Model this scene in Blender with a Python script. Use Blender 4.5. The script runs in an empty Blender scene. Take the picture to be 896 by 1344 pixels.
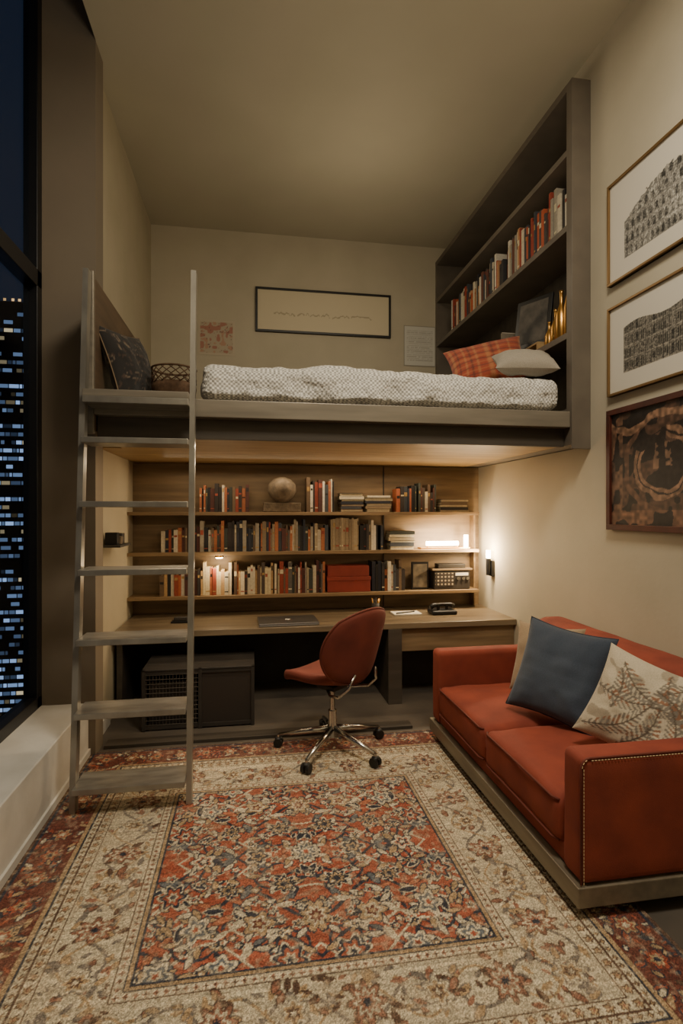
import bpy, bmesh, math, random
import numpy as np
from mathutils import Vector, Matrix, noise
random.seed(7); RS=np.random.RandomState(5)

# ------------------------------------------------------------ helpers
def lin(c):
    c=c/255.0
    return c/12.92 if c<=0.04045 else ((c+0.055)/1.055)**2.4
def C(r,g,b): return (lin(r),lin(g),lin(b),1.0)
scene=bpy.context.scene

def mat(name,c1,c2=None,scale=4,rough=.6,metal=0,bump=0,bscale=60,sheen=0,stretch=(1,1,1),emit=None,estr=0,detail=4):
    m=bpy.data.materials.new(name); m.use_nodes=True
    nt=m.node_tree; N=nt.nodes; L=nt.links; p=N['Principled BSDF']
    p.inputs['Base Color'].default_value=c1; p.inputs['Roughness'].default_value=rough
    p.inputs['Metallic'].default_value=metal
    if sheen:
        p.inputs['Sheen Weight'].default_value=sheen
        p.inputs['Sheen Roughness'].default_value=.4
        p.inputs['Sheen Tint'].default_value=c2 or c1
    tc=N.new('ShaderNodeTexCoord'); mp=N.new('ShaderNodeMapping'); mp.inputs['Scale'].default_value=stretch
    L.new(tc.outputs['Object'],mp.inputs['Vector'])
    if c2:
        n=N.new('ShaderNodeTexNoise'); n.inputs['Scale'].default_value=scale; n.inputs['Detail'].default_value=detail
        L.new(mp.outputs[0],n.inputs['Vector'])
        r=N.new('ShaderNodeValToRGB'); r.color_ramp.elements[0].position=.32; r.color_ramp.elements[1].position=.68
        r.color_ramp.elements[0].color=c1; r.color_ramp.elements[1].color=c2
        L.new(n.outputs['Fac'],r.inputs[0]); L.new(r.outputs[0],p.inputs['Base Color'])
    if bump:
        n=N.new('ShaderNodeTexNoise'); n.inputs['Scale'].default_value=bscale; n.inputs['Detail'].default_value=3
        L.new(mp.outputs[0],n.inputs['Vector'])
        b=N.new('ShaderNodeBump'); b.inputs['Strength'].default_value=bump; b.inputs['Distance'].default_value=.01
        L.new(n.outputs['Fac'],b.inputs['Height']); L.new(b.outputs[0],p.inputs['Normal'])
    if emit:
        p.inputs['Emission Color'].default_value=emit; p.inputs['Emission Strength'].default_value=estr
    return m
def vmat(name,rough=.7,bump=0,bscale=200,sheen=0,emit=0,nz=0,nscale=80):
    m=bpy.data.materials.new(name); m.use_nodes=True
    nt=m.node_tree; N=nt.nodes; L=nt.links; p=N['Principled BSDF']
    p.inputs['Roughness'].default_value=rough
    if sheen: p.inputs['Sheen Weight'].default_value=sheen
    a=N.new('ShaderNodeAttribute'); a.attribute_name='Col'
    out=a.outputs['Color']
    tc=N.new('ShaderNodeTexCoord')
    if nz:
        n=N.new('ShaderNodeTexNoise'); n.inputs['Scale'].default_value=nscale
        L.new(tc.outputs['Object'],n.inputs['Vector'])
        mr=N.new('ShaderNodeMapRange'); mr.inputs['From Min'].default_value=.3; mr.inputs['From Max'].default_value=.7
        mr.inputs['To Min'].default_value=1-nz; mr.inputs['To Max'].default_value=1+nz
        L.new(n.outputs['Fac'],mr.inputs['Value'])
        mx=N.new('ShaderNodeVectorMath'); mx.operation='SCALE'
        L.new(out,mx.inputs[0]); L.new(mr.outputs[0],mx.inputs['Scale']); out=mx.outputs[0]
    L.new(out,p.inputs['Base Color'])
    if emit:
        L.new(out,p.inputs['Emission Color']); p.inputs['Emission Strength'].default_value=emit
    if bump:
        n=N.new('ShaderNodeTexNoise'); n.inputs['Scale'].default_value=bscale
        L.new(tc.outputs['Object'],n.inputs['Vector'])
        b=N.new('ShaderNodeBump'); b.inputs['Strength'].default_value=bump; b.inputs['Distance'].default_value=.01
        L.new(n.outputs['Fac'],b.inputs['Height']); L.new(b.outputs[0],p.inputs['Normal'])
    return m

class B:
    def __init__(s,name):
        s.name=name; s.V=[];s.F=[];s.MI=[];s.SM=[];s.CO=[];s.mats=[]
    def mesh(s,vs,fs,m,smooth=False,M=None,col=None):
        if m not in s.mats: s.mats.append(m)
        mi=s.mats.index(m); o=len(s.V)
        for v in vs:
            v=Vector(v)
            if M is not None: v=M@v
            s.V.append(tuple(v))
        for f in fs:
            s.F.append([i+o for i in f]); s.MI.append(mi); s.SM.append(smooth)
        if col is None: col=(1,1,1,1)
        if isinstance(col,tuple): s.CO+= [col]*len(vs)
        else: s.CO+=list(col)
    def box(s,lo,hi,m,bev=0,M=None,col=None,seg=2):
        (a,b,c),(d,e,f)=lo,hi
        vs=[(a,b,c),(d,b,c),(d,e,c),(a,e,c),(a,b,f),(d,b,f),(d,e,f),(a,e,f)]
        fs=[(0,3,2,1),(4,5,6,7),(0,1,5,4),(1,2,6,5),(2,3,7,6),(3,0,4,7)]
        if bev:
            bm=bmesh.new(); bv=[bm.verts.new(v) for v in vs]
            for f_ in fs: bm.faces.new([bv[i] for i in f_])
            bmesh.ops.bevel(bm,geom=bm.edges[:],offset=bev,segments=seg,affect='EDGES',profile=.5)
            bm.verts.index_update()
            vs=[v.co.copy() for v in bm.verts]; fs=[[v.index for v in f_.verts] for f_ in bm.faces]; bm.free()
        s.mesh(vs,fs,m,False,M,col)
    def cyl(s,p0,p1,r,m,r2=None,n=18,M=None,col=None):
        p0=Vector(p0);p1=Vector(p1); r2=r if r2 is None else r2
        z=(p1-p0).normalized(); x=z.orthogonal().normalized(); y=z.cross(x)
        vs=[];fs=[]
        for k,(p,rr) in enumerate(((p0,r),(p1,r2))):
            for i in range(n):
                a=2*math.pi*i/n; vs.append(p+x*rr*math.cos(a)+y*rr*math.sin(a))
        for i in range(n): fs.append((i,(i+1)%n,n+(i+1)%n,n+i))
        s.mesh(vs,fs,m,True,M,col)
        s.mesh(vs,[list(range(n))[::-1],list(range(n,2*n))],m,False,M,col)
    def tube(s,pts,r,m,n=8,M=None,col=None):
        pts=[Vector(p) for p in pts]; vs=[];fs=[]; x=None
        for k,p in enumerate(pts):
            t=(pts[min(k+1,len(pts)-1)]-pts[max(k-1,0)]).normalized()
            if x is None: x=t.orthogonal().normalized()
            x=(x-t*x.dot(t)).normalized(); y=t.cross(x)
            rr=r[k] if isinstance(r,(list,tuple)) else r
            for i in range(n):
                a=2*math.pi*i/n; vs.append(p+x*rr*math.cos(a)+y*rr*math.sin(a))
        for k in range(len(pts)-1):
            for i in range(n):
                fs.append((k*n+i,k*n+(i+1)%n,(k+1)*n+(i+1)%n,(k+1)*n+i))
        fs.append(list(range(n))[::-1]); fs.append([(len(pts)-1)*n+i for i in range(n)])
        s.mesh(vs,fs,m,True,M,col)
    def lathe(s,prof,c,m,n=24,M=None,col=None):
        vs=[];fs=[]
        for r,z in prof:
            for i in range(n):
                a=2*math.pi*i/n; vs.append((c[0]+r*math.cos(a),c[1]+r*math.sin(a),c[2]+z))
        for k in range(len(prof)-1):
            for i in range(n):
                fs.append((k*n+i,k*n+(i+1)%n,(k+1)*n+(i+1)%n,(k+1)*n+i))
        fs.append(list(range(n))[::-1]); fs.append([(len(prof)-1)*n+i for i in range(n)])
        s.mesh(vs,fs,m,True,M,col)
    def rbox(s,lo,hi,r,m,cell=.05,crown=0,wr=0,wscale=4,M=None,deform=None,col=None):
        lo=Vector(lo);hi=Vector(hi); ax=[]
        for i in range(3):
            L_=hi[i]-lo[i]; k=max(1,int((L_-2*r)/cell)); e=[r*(1-math.cos(a*math.pi/8)) for a in range(4)]
            l=[lo[i]+q for q in e]+[lo[i]+r+(L_-2*r)*j/k for j in range(k+1)]+[hi[i]-q for q in reversed(e)]
            ax.append(l)
        d={};vs=[];fs=[]
        def vid(p):
            key=tuple(round(c,6) for c in p)
            if key not in d: d[key]=len(vs); vs.append(Vector(p))
            return d[key]
        for a in range(3):
            b_,c_=(a+1)%3,(a+2)%3
            for side,val in ((0,lo[a]),(1,hi[a])):
                for i in range(len(ax[b_])-1):
                    for j in range(len(ax[c_])-1):
                        q=[]
                        for (ii,jj) in ((i,j),(i+1,j),(i+1,j+1),(i,j+1)):
                            p=[0,0,0];p[a]=val;p[b_]=ax[b_][ii];p[c_]=ax[c_][jj]; q.append(vid(p))
                        fs.append(q if side else q[::-1])
        ce=(lo+hi)/2; hs=(hi-lo)/2
        for v in vs:
            q=Vector([min(max(v[i],lo[i]+r),hi[i]-r) for i in range(3)])
            dv=v-q
            if dv.length>1e-9: v[:]=(q+dv.normalized()*r)
            n_=[(v[i]-ce[i])/hs[i] for i in range(3)]
            if crown and n_[2]>0: v.z+=crown*(1-n_[0]**2)*(1-n_[1]**2)*1.0*n_[2]
            if wr:
                nv=noise.noise_vector(v*wscale); n2=noise.noise_vector(v*wscale*2.7)
                v+=nv*wr+n2*wr*.5
            if deform: v[:]=deform(v.copy(),n_)
        s.mesh(vs,fs,m,True,M,col)
    def pillow(s,w,h,t,m,M,colfn=None,n=28,wr=.006,pipe=None):
        vs=[];fs=[];co=[]
        for side in (1,-1):
            o=len(vs)
            for j in range(n+1):
                for i in range(n+1):
                    u=-1+2*i/n; v=-1+2*j/n
                    u=math.sin(u*math.pi/2)*.5+u*.5; v=math.sin(v*math.pi/2)*.5+v*.5
                    x=w/2*u*(.90+.10*v*v); y=h/2*v*(.90+.10*u*u)
                    z=side*t/2*(max(0,(1-u**4)*(1-v**4)))**.55*(1-.25*(u*u+v*v)/2)
                    nn=noise.noise(Vector((u*2.1+w*9,v*2.1+t*7,side)))+.5*noise.noise(Vector((u*5,v*5,side+h*5)))
                    edge=(1-u**6)*(1-v**6)
                    z+=side*nn*wr*2*edge
                    vs.append((x,y,z)); co.append(colfn(u,v,side) if colfn else (1,1,1,1))
            for j in range(n):
                for i in range(n):
                    a=o+j*(n+1)+i; q=(a,a+1,a+n+2,a+n+1)
                    fs.append(q if side==1 else q[::-1])
        s.mesh(vs,fs,m,True,M,co)
        if pipe:
            pts=[]
            for k in range(4):
                for i in range(12):
                    f=-1+2*i/12
                    u,v=[(f,-1),(1,f),(-f,1),(-1,-f)][k]
                    pts.append((w/2*u*(.90+.10*v*v),h/2*v*(.90+.10*u*u),0))
            pts.append(pts[0]); s.tube(pts,.004,pipe,6,M)
    def finish(s,parent=None):
        V=np.array(s.V,dtype=float); c=(V.min(0)+V.max(0))/2
        me=bpy.data.meshes.new(s.name+'_mesh'); me.from_pydata((V-c).tolist(),[],s.F)
        for m in s.mats: me.materials.append(m)
        me.polygons.foreach_set('material_index',s.MI); me.polygons.foreach_set('use_smooth',s.SM)
        a=me.attributes.new('Col','FLOAT_COLOR','POINT'); a.data.foreach_set('color',np.array(s.CO,dtype=np.float32).ravel())
        me.update()
        o=bpy.data.objects.new(s.name,me); o.location=c; scene.collection.objects.link(o)
        if parent: o.parent=parent
        return o
def basis(center,normal,up=(0,0,1),roll=0):
    n=Vector(normal).normalized(); u=Vector(up); x=u.cross(n).normalized(); y=n.cross(x)
    M=Matrix((x,y,n)).transposed().to_4x4(); M=Matrix.Translation(center)@M@Matrix.Rotation(roll,4,'Z'); return M

def grid_panel(b,m,origin,du,dv,nx,ny,colors):
    o=Vector(origin);du=Vector(du);dv=Vector(dv);vs=[];fs=[]
    for j in range(ny):
        for i in range(nx): vs.append(o+du*(i/(nx-1))+dv*(j/(ny-1)))
    for j in range(ny-1):
        for i in range(nx-1):
            a=j*nx+i; fs.append((a,a+1,a+nx+1,a+nx))
    col=[(c[0],c[1],c[2],1.0) for c in colors.reshape(-1,3)]
    b.mesh(vs,fs,m,False,None,col)
def nlin(a):
    a=np.clip(a,0,1); return np.where(a<=.04045,a/12.92,((a+.055)/1.055)**2.4)
def vnoise(x,y,seed):
    r=np.random.RandomState(seed); T=r.rand(64,64)
    xi=np.floor(x).astype(int);yi=np.floor(y).astype(int);fx=x-xi;fy=y-yi
    fx=fx*fx*(3-2*fx);fy=fy*fy*(3-2*fy)
    g=lambda i,j:T[j%64,i%64]
    return (g(xi,yi)*(1-fx)+g(xi+1,yi)*fx)*(1-fy)+(g(xi,yi+1)*(1-fx)+g(xi+1,yi+1)*fx)*fy

# ------------------------------------------------------------ materials
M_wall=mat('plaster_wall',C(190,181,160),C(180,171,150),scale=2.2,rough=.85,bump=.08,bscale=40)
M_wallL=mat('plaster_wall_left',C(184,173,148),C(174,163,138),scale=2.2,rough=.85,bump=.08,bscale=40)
M_ceil=mat('ceiling_paint',C(188,180,158),C(180,172,150),scale=1.2,rough=.9)
M_col=mat('column_brown',C(128,116,100),C(118,107,92),scale=1.5,rough=.8)  # darker and browner than the walls
M_ledge=mat('ledge_paint',C(206,204,198),C(190,187,180),scale=5,rough=.6,bump=.1,bscale=30)
M_floor=mat('concrete_floor',C(96,88,78),C(74,68,62),scale=3,rough=.5,bump=.1,bscale=30)
M_steel=mat('brushed_steel_taupe',C(146,138,124),C(122,115,103),scale=6,rough=.42,metal=.4,stretch=(.3,3,3))
M_ladder=mat('brushed_steel_ladder',C(176,172,163),C(146,142,134),scale=8,rough=.33,metal=.7,stretch=(1,3,.6))
M_steeld=mat('dark_steel_taupe',C(84,77,68),C(66,60,54),scale=5,rough=.5,metal=.3,stretch=(.3,3,3))
M_case=mat('bookcase_taupe_lacquer',C(112,103,91),C(96,88,78),scale=4,rough=.5,bump=.03)
M_wood=mat('walnut_panel',C(136,114,85),C(102,84,62),scale=5,rough=.5,stretch=(.35,3,4),bump=.04)
M_guard=mat('guard_panel_walnut',C(104,84,64),C(78,62,48),scale=5,rough=.5,stretch=(3,.35,4),bump=.04)
M_oak=mat('oak_soffit',C(178,150,106),C(150,124,84),scale=6,rough=.5,stretch=(.4,4,4))
M_shelf=mat('shelf_wood',C(142,118,86),C(114,92,65),scale=6,rough=.5,stretch=(.4,4,4))
M_desk=mat('desk_top_wood',C(120,105,84),C(92,79,63),scale=5,rough=.33,stretch=(.35,3,3))
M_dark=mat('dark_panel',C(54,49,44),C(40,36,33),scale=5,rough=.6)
M_black=mat('black_frame',C(18,18,20),rough=.4)
M_rust=mat('rust_velvet',C(142,62,43),C(116,48,34),scale=5,rough=.85,bump=.12,bscale=300,sheen=.3)
M_rustd=mat('rust_chair_fabric',C(118,54,41),C(98,43,33),scale=6,rough=.85,bump=.1,bscale=400,sheen=.25)
M_pipe=mat('rust_piping',C(100,42,29),rough=.8)
M_thread=mat('cream_thread',C(214,186,144),rough=.8)
M_chrome=mat('chrome',C(190,188,184),rough=.18,metal=1)
M_rubber=mat('black_rubber',C(22,21,21),rough=.5)
M_base=mat('sofa_base_bronze',C(140,130,112),C(116,107,92),scale=6,rough=.4,metal=.4,stretch=(3,.3,3))
M_gold=mat('gold_frame',C(132,104,66),rough=.4,metal=.6)
M_redframe=mat('mahogany_frame',C(86,42,32),C(64,32,26),scale=10,rough=.35)
M_paint=vmat('painted_paper',rough=.6)
M_artd=vmat('painted_canvas',rough=.5,bump=.05)
M_book=vmat('book_cloth',rough=.6,nz=.12,nscale=60)
M_fab=vmat('printed_fabric',rough=.9,bump=.2,bscale=400,sheen=.15,nz=.12,nscale=200)
M_rug=vmat('wool_rug',rough=.95,bump=.9,bscale=170,nz=.3,nscale=230)
M_laptop=mat('laptop_aluminium',C(120,117,114),rough=.3,metal=.8)
M_brass=mat('brass',C(176,132,70),rough=.3,metal=.9)
M_stone=mat('carved_stone',C(120,104,84),C(84,72,58),scale=20,rough=.8,bump=.5,bscale=40)
M_redbox=mat('red_box_card',C(136,50,38),C(120,42,32),scale=8,rough=.6)
M_white=mat('paper_white',C(214,206,190),rough=.7)
M_wicker=mat('wicker',C(106,80,58),C(78,56,40),scale=40,rough=.8)
M_bulb=mat('warm_bulb',C(255,214,150),emit=(1,.78,.45,1),estr=60)
M_city=vmat('city_facade',rough=.8,emit=1.0)
M_cityd=mat('city_dark',C(10,12,18),rough=.8)

# gingham coverlet
m=bpy.data.materials.new('gingham_coverlet'); m.use_nodes=True; nt=m.node_tree;N=nt.nodes;L=nt.links;p=N['Principled BSDF']
p.inputs['Roughness'].default_value=.9
tc=N.new('ShaderNodeTexCoord'); ch=N.new('ShaderNodeTexChecker'); ch.inputs['Scale'].default_value=78
nd=N.new('ShaderNodeTexNoise'); nd.inputs['Scale'].default_value=5
md=N.new('ShaderNodeMixRGB'); md.blend_type='ADD'; md.inputs[0].default_value=.035
L.new(tc.outputs['Object'],nd.inputs['Vector']); L.new(tc.outputs['Object'],md.inputs[1]); L.new(nd.outputs['Color'],md.inputs[2])
ch.inputs['Color1'].default_value=C(236,232,224); ch.inputs['Color2'].default_value=C(164,162,156)
L.new(md.outputs[0],ch.inputs['Vector']); L.new(ch.outputs['Color'],p.inputs['Base Color'])
n=N.new('ShaderNodeTexNoise'); n.inputs['Scale'].default_value=20; L.new(tc.outputs['Object'],n.inputs['Vector'])
bp=N.new('ShaderNodeBump'); bp.inputs['Strength'].default_value=.9; bp.inputs['Distance'].default_value=.03
L.new(n.outputs['Fac'],bp.inputs['Height']); L.new(bp.outputs[0],p.inputs['Normal']); M_ging=m
# perforated
m=bpy.data.materials.new('perforated_metal'); m.use_nodes=True; nt=m.node_tree;N=nt.nodes;L=nt.links;p=N['Principled BSDF']
p.inputs['Roughness'].default_value=.5
tc=N.new('ShaderNodeTexCoord'); vo=N.new('ShaderNodeTexVoronoi'); vo.inputs['Scale'].default_value=30; vo.inputs['Randomness'].default_value=0
L.new(tc.outputs['Object'],vo.inputs['Vector']); r=N.new('ShaderNodeValToRGB'); r.color_ramp.interpolation='CONSTANT'
r.color_ramp.elements[0].color=C(168,152,124); r.color_ramp.elements[1].position=.26; r.color_ramp.elements[1].color=C(48,42,38)
L.new(vo.outputs['Distance'],r.inputs[0]); L.new(r.outputs[0],p.inputs['Base Color']); M_perf=m
# glass
m=bpy.data.materials.new('window_glass'); m.use_nodes=True; nt=m.node_tree;N=nt.nodes;L=nt.links
N.remove(N['Principled BSDF']); o=N['Material Output']; tr=N.new('ShaderNodeBsdfTransparent'); gl=N.new('ShaderNodeBsdfGlossy')
gl.inputs['Roughness'].default_value=.03; mx=N.new('ShaderNodeMixShader'); mx.inputs[0].default_value=.05
tr.inputs['Color'].default_value=(.85,.9,.95,1)
L.new(tr.outputs[0],mx.inputs[1]); L.new(gl.outputs[0],mx.inputs[2]); L.new(mx.outputs[0],o.inputs[0]); M_glass=m

# ------------------------------------------------------------ room
Lx,R,H,Yb,Y1,YL=-1.0,2.12,4.40,5.70,4.85,3.14
WX=-1.30; YC=3.53; ZL=.33; YN=-1.6; CX=-.945; YW=3.70
def simple(name,boxes,m,bev=0):
    b=B(name)
    for lo,hi in boxes: b.box(lo,hi,m,bev)
    return b.finish()
simple('floor',[((-1.33,YN-.1,-.1),(2.45,5.85,0))],M_floor)
simple('ceiling',[((CX,YN,H),(2.45,5.85,H+.1)),((-1.1,YW,H),(CX,5.85,H+.1)),((-1.33,YN,5.3),(CX,YC,5.4)),((CX,YN,H+.1),(CX+.08,YC,5.3))],M_ceil)
simple('wall_back',[((-1.33,Yb,0),(2.45,Yb+.1,H))],M_wall)
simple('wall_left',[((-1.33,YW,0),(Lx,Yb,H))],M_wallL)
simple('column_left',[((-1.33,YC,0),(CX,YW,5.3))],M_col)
simple('wall_right',[((R,YN,0),(R+.32,YL,H)),((R,YL,0),(R+.32,Yb,1.92)),((R,YL,4.24),(R+.32,Yb,H)),((2.34,YL,1.92),(2.44,Yb,4.24))],M_wall)
simple('wall_front',[((-1.33,YN-.1,0),(2.45,YN,5.3))],M_wall)
simple('window_ledge',[((-1.33,YN,0),(-.985,YC,ZL))],M_ledge,.006)
simple('baseboard_left',[((Lx,YW,0),(Lx+.015,Y1-.8,.09))],M_ledge)
simple('baseboard_ledge',[((-.985,YN,0),(-.973,YC,.05))],M_ledge)
simple('baseboard_right',[((R-.015,YN,0),(R,4.0,.09))],M_wall)
# window
b=B('window_1')
for y in (YC-.07,2.35,.9,-.5,YN):
    b.box((WX-.03,y,ZL),(WX+.05,y+.07,5.3),M_black,.004)
for z in (ZL,2.84,5.23):
    b.box((WX-.03,YN,z),(WX+.05,YC,z+(.07 if z!=2.84 else .10)),M_black,.004)
b.box((WX+.0,YN,ZL+.05),(WX+.006,YC-.03,5.25),M_glass)
b.finish()
# city outside
b=B('city_tower_block')
b.box((-34,45,-30),(-15.6,60,17.2),M_cityd)
rr=random.Random(3)
z=-29.0
while z<16.5:
    x=-33.5; rowlit=rr.random()
    while x<-15.9:
        w=rr.uniform(.15,.7)
        if rr.random()<.55+.35*(rowlit>.45):
            k=(rr.uniform(.1,1)**1.6)*(1.1 if rowlit>.35 else .4)
            col=(.42*k,.62*k,1.0*k,1) if rr.random()<.85 else (1.0*k,.75*k,.4*k,1)
            b.mesh([(x,44.95,z),(x+w,44.95,z),(x+w,44.95,z+.28),(x,44.95,z+.28)],[(0,1,2,3)],M_city,col=col)
        x+=w+.07
    z+=.62 if rr.random()<.8 else 1.2
x=-33
while x<-15.7:
    k=rr.uniform(.5,2); b.mesh([(x,44.9,17.6),(x+.2,44.9,17.6),(x+.2,44.9,17.8),(x,44.9,17.8)],[(0,1,2,3)],M_city,col=(1*k,.55*k,.2*k,1)); x+=rr.uniform(.3,.9)
b.box((-34,45,17.2),(-15.6,46,17.6),M_cityd)
b.finish()
b=B('city_ground'); b.box((-90,-40,-31),(-8,90,-30),M_cityd); b.finish()

# ------------------------------------------------------------ loft
b=B('loft_platform')
b.box((-.85,YL,2.035),(1.985,YL+.07,2.136),M_steel,.004)
b.box((-.85,YL+.07,1.92),(1.985,YL+.11,2.07),M_steeld,.002)
b.box((-.85,YL+.07,2.04),(1.985,3.8,2.13),M_steeld)
b.box((-.998,3.8,2.04),(1.985,Yb-.001,2.13),M_steeld)
b.box((-.85,YL+.11,1.925),(1.985,3.8,1.96),M_oak)
b.box((-.998,3.8,1.925),(1.985,Yb-.001,1.96),M_oak)
b.finish()
b=B('guard_panel')
b.box((-.885,YL+.02,1.95),(-.857,3.79,2.80),M_guard,.003)
b.box((-.885,3.79,2.136),(-.857,4.6,2.80),M_guard,.003)
b.box((-.89,YL,1.93),(-.852,YL+.035,2.82),M_steel,.003)
b.finish()

b=B('loft_bookcase')
X0,X1=1.99,2.335
b.box((X0,YL+.002,1.925),(X1,YL+.05,4.238),M_case,.002)
b.box((X0,YL-.012,1.90),(R-.001,YL+.002,4.239),M_case,.002)
b.box((X0,Yb-.04,2.0),(X1,Yb-.002,4.238),M_case)
b.box((X0,YL+.05,4.19),(X1,Yb-.04,4.238),M_case)
b.box((X0,YL+.05,1.925),(X1,Yb-.04,2.16),M_case)
b.box((X1-.012,YL+.05,2.1),(X1,Yb-.04,4.2),M_steeld)
for z in (3.82,3.34,2.65): b.box((X0,YL+.05,z-.04),(X1-.01,Yb-.04,z),M_case,.002)
b.finish()

# ------------------------------------------------------------ mattress / bedding
b=B('loft_bed_mattress')
def dm(v,n_):
    if n_[2]>0: v.z+= .02*math.sin(v.x*3.1)+.03*noise.noise(Vector((v.x*4,v.y*2,0)))+.012*noise.noise(Vector((v.x*13,v.y*9,0)))
    v.y-= .028*noise.noise(Vector((v.x*6,v.z*7,3)))*(1 if n_[1]<0 else 0)
    if n_[1]<-.8 and n_[2]<-.5: v.y-=.018+.01*math.sin(v.x*23+2*math.sin(v.x*5))
    if n_[0]<-.9 : v.x+=.04*noise.noise(Vector((0,v.y*4,v.z*9)))
    return v
b.rbox((-.30,3.185,2.145),(1.965,4.75,2.375),.09,M_ging,cell=.025,wr=.008,wscale=8,deform=dm)
b.finish()
def plaid(u,v,s):
    c=np.array((158,72,50),float)
    a=(u*3.2)%1; d=(v*3.2)%1
    if a<.22: c=c*.5+np.array((190,150,96))*.5
    if .5<a<.6: c=c*.5+np.array((66,42,40))*.5
    if d<.22: c=c*.55+np.array((190,124,76))*.45
    if .55<d<.64: c=c*.5+np.array((84,50,44))*.5
    return C(*c)
b=B('plaid_pillow'); b.pillow(.58,.44,.17,M_fab,basis((1.72,3.78,2.60),(-.35,-.75,.55),roll=.22),plaid,n=44); b.finish()
b=B('bed_pillow'); b.pillow(.40,.32,.15,M_fab,basis((1.78,3.34,2.49),(-.10,-.45,.86),roll=-.1),lambda u,v,s:C(158,150,136)); b.finish()
b=B('dark_patterned_pillow')
Mb=basis((-.735,3.50,2.385),(.90,-.34,.27),roll=.14)
def bagc(u,v,s):
    k=noise.noise(Vector((u*4,v*4,2))); k2=noise.noise(Vector((u*9,v*9,7)))
    return C(104,90,76) if .22<k<.30 else (C(64,50,42) if k2>.3 else C(32,29,28))
b.pillow(.48,.46,.15,M_fab,Mb,bagc,n=60,pipe=mat('tan_piping',C(120,100,76),rough=.7))
b.finish()
b=B('wicker_basket')
cx,cy=-.47,3.46
b.lathe([(.10,0),(.125,.05),(.135,.12),(.13,.15),(.12,.15),(.11,.05),(.08,.01)],(cx,cy,2.137),M_wicker)
for i in range(16):
    a=2*math.pi*i/16
    for sg in (1,-1):
        pts=[(cx+.132*math.cos(a+sg*t*.9),cy+.132*math.sin(a+sg*t*.9),2.285+.09*t) for t in (0,.33,.66,1)]
        b.tube(pts,.003,M_wicker,5)
b.tube([(cx+.132*math.cos(2*math.pi*i/24),cy+.132*math.sin(2*math.pi*i/24),2.376) for i in range(25)],.006,M_wicker,6)
b.finish()

# ------------------------------------------------------------ ladder
b=B('loft_ladder')
yr=lambda z:2.87+.23*z/2.85
for x,zt in ((-.872,2.80),(-.315,2.83)):
    vs=[]
    for z in (.0142,zt):
        y=yr(z)
        vs+=[(x-.014,y-.028,z),(x+.014,y-.028,z),(x+.014,y+.028,z),(x-.014,y+.028,z)]
    b.mesh(vs,[(3,2,1,0),(4,5,6,7),(0,1,5,4),(1,2,6,5),(2,3,7,6),(3,0,4,7)],M_ladder)
for z in (.155,.51,.865,1.21,1.555,1.885):
    y=yr(z); b.box((-.858,y-.09,z-.03),(-.329,y+.10,z),M_ladder,.003)
b.box((-.858,2.955,2.065),(-.329,3.138,2.10),M_ladder,.003)
b.box((-.858,2.96,2.10),(-.329,3.138,2.136),M_steel,.003)
b.finish()

# ------------------------------------------------------------ lower built-in
simple('back_panel_wood',[((Lx+.001,Y1,.0),(R-.001,Y1+.04,1.92))],M_wood)
b=B('bookshelf')
for z,xr in ((1.50,2.03),(1.165,2.03),(.80,2.03)):
    b.box((Lx+.002,4.63,z-.028),(xr,Y1-.001,z),M_shelf,.002)
b.box((1.19,Y1-.008,.635),(1.2,Y1-.001,1.92),M_dark)
b.box((2.03,4.75,.635),(2.045,Y1-.001,1.5),M_shelf,.001)
b.finish()
b=B('built_in_desk')
DF=4.10
b.box((Lx+.02,DF,.585),(R-.002,Y1-.001,.63),M_desk,.004)
b.box((Lx+.03,DF+.06,.0),(Lx+.07,Y1-.002,.585),M_steeld,.002)
b.box((1.05,DF+.0,.0),(1.16,Y1-.002,.585),M_steeld,.002)
b.box((1.16,DF+.04,.40),(R-.003,Y1-.002,.585),M_wood,.002)
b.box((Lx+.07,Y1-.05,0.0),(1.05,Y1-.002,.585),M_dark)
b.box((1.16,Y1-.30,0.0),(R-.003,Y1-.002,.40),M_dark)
b.finish()
simple('trim_1',[((Lx+.08,3.62,0),(1.1,3.72,.022))],M_steeld,.002)

PAL=[(142,60,44),(170,104,66),(40,43,54),(32,30,31),(200,190,168),(164,148,120),(84,46,40),(62,67,74),(206,198,180),(104,84,64),(56,60,54),(136,118,94),(50,42,40),(214,206,190),(92,86,80),(150,140,124)]
def books(b,axis,s0,s1,z,front,sign,hmin=.17,hmax=.255,pal=PAL,rnd=None,lean=.04,dmax=.17):
    rd=rnd or random; s=s0
    while s<s1-.012:
        t=min(rd.uniform(.012,.036),s1-s); h=rd.uniform(hmin,hmax); d=rd.uniform(.12,dmax); off=rd.uniform(0,.018)
        c=C(*rd.choice(pal)); pg=C(206,192,160)
        lb=C(*rd.choice([(204,192,160),(166,134,80),(30,28,28),(150,70,54)]))
        def bx(a0,a1,d0,d1,z0,z1,col):
            if axis=='x': b.box((a0,front+off+d0,z0),(a1,front+off+d1,z1),M_book,col=col)
            else: b.box((front+off+d0,a0,z0),(front+off+d1,a1,z1),M_book,col=col)
        w=t-.0012
        bx(s,s+.002,0,d,z,z+h,c); bx(s+w-.002,s+w,0,d,z,z+h,c); bx(s+.002,s+w-.002,0,.004,z,z+h,c)
        bx(s+.002,s+w-.002,.004,d-.004,z+.001,z+h-.004,pg)
        q=rd.uniform(.55,.8)
        if rd.random()<.6: bx(s+.003,s+w-.003,-.0008,0,z+h*q,z+h*(q+rd.uniform(.05,.16)),lb)
        if rd.random()<.4: bx(s+.002,s+w-.002,-.0008,0,z+h*.12,z+h*.16,lb)
        s+=t
        if rd.random()<.03: s+=rd.uniform(.01,.03)
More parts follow.
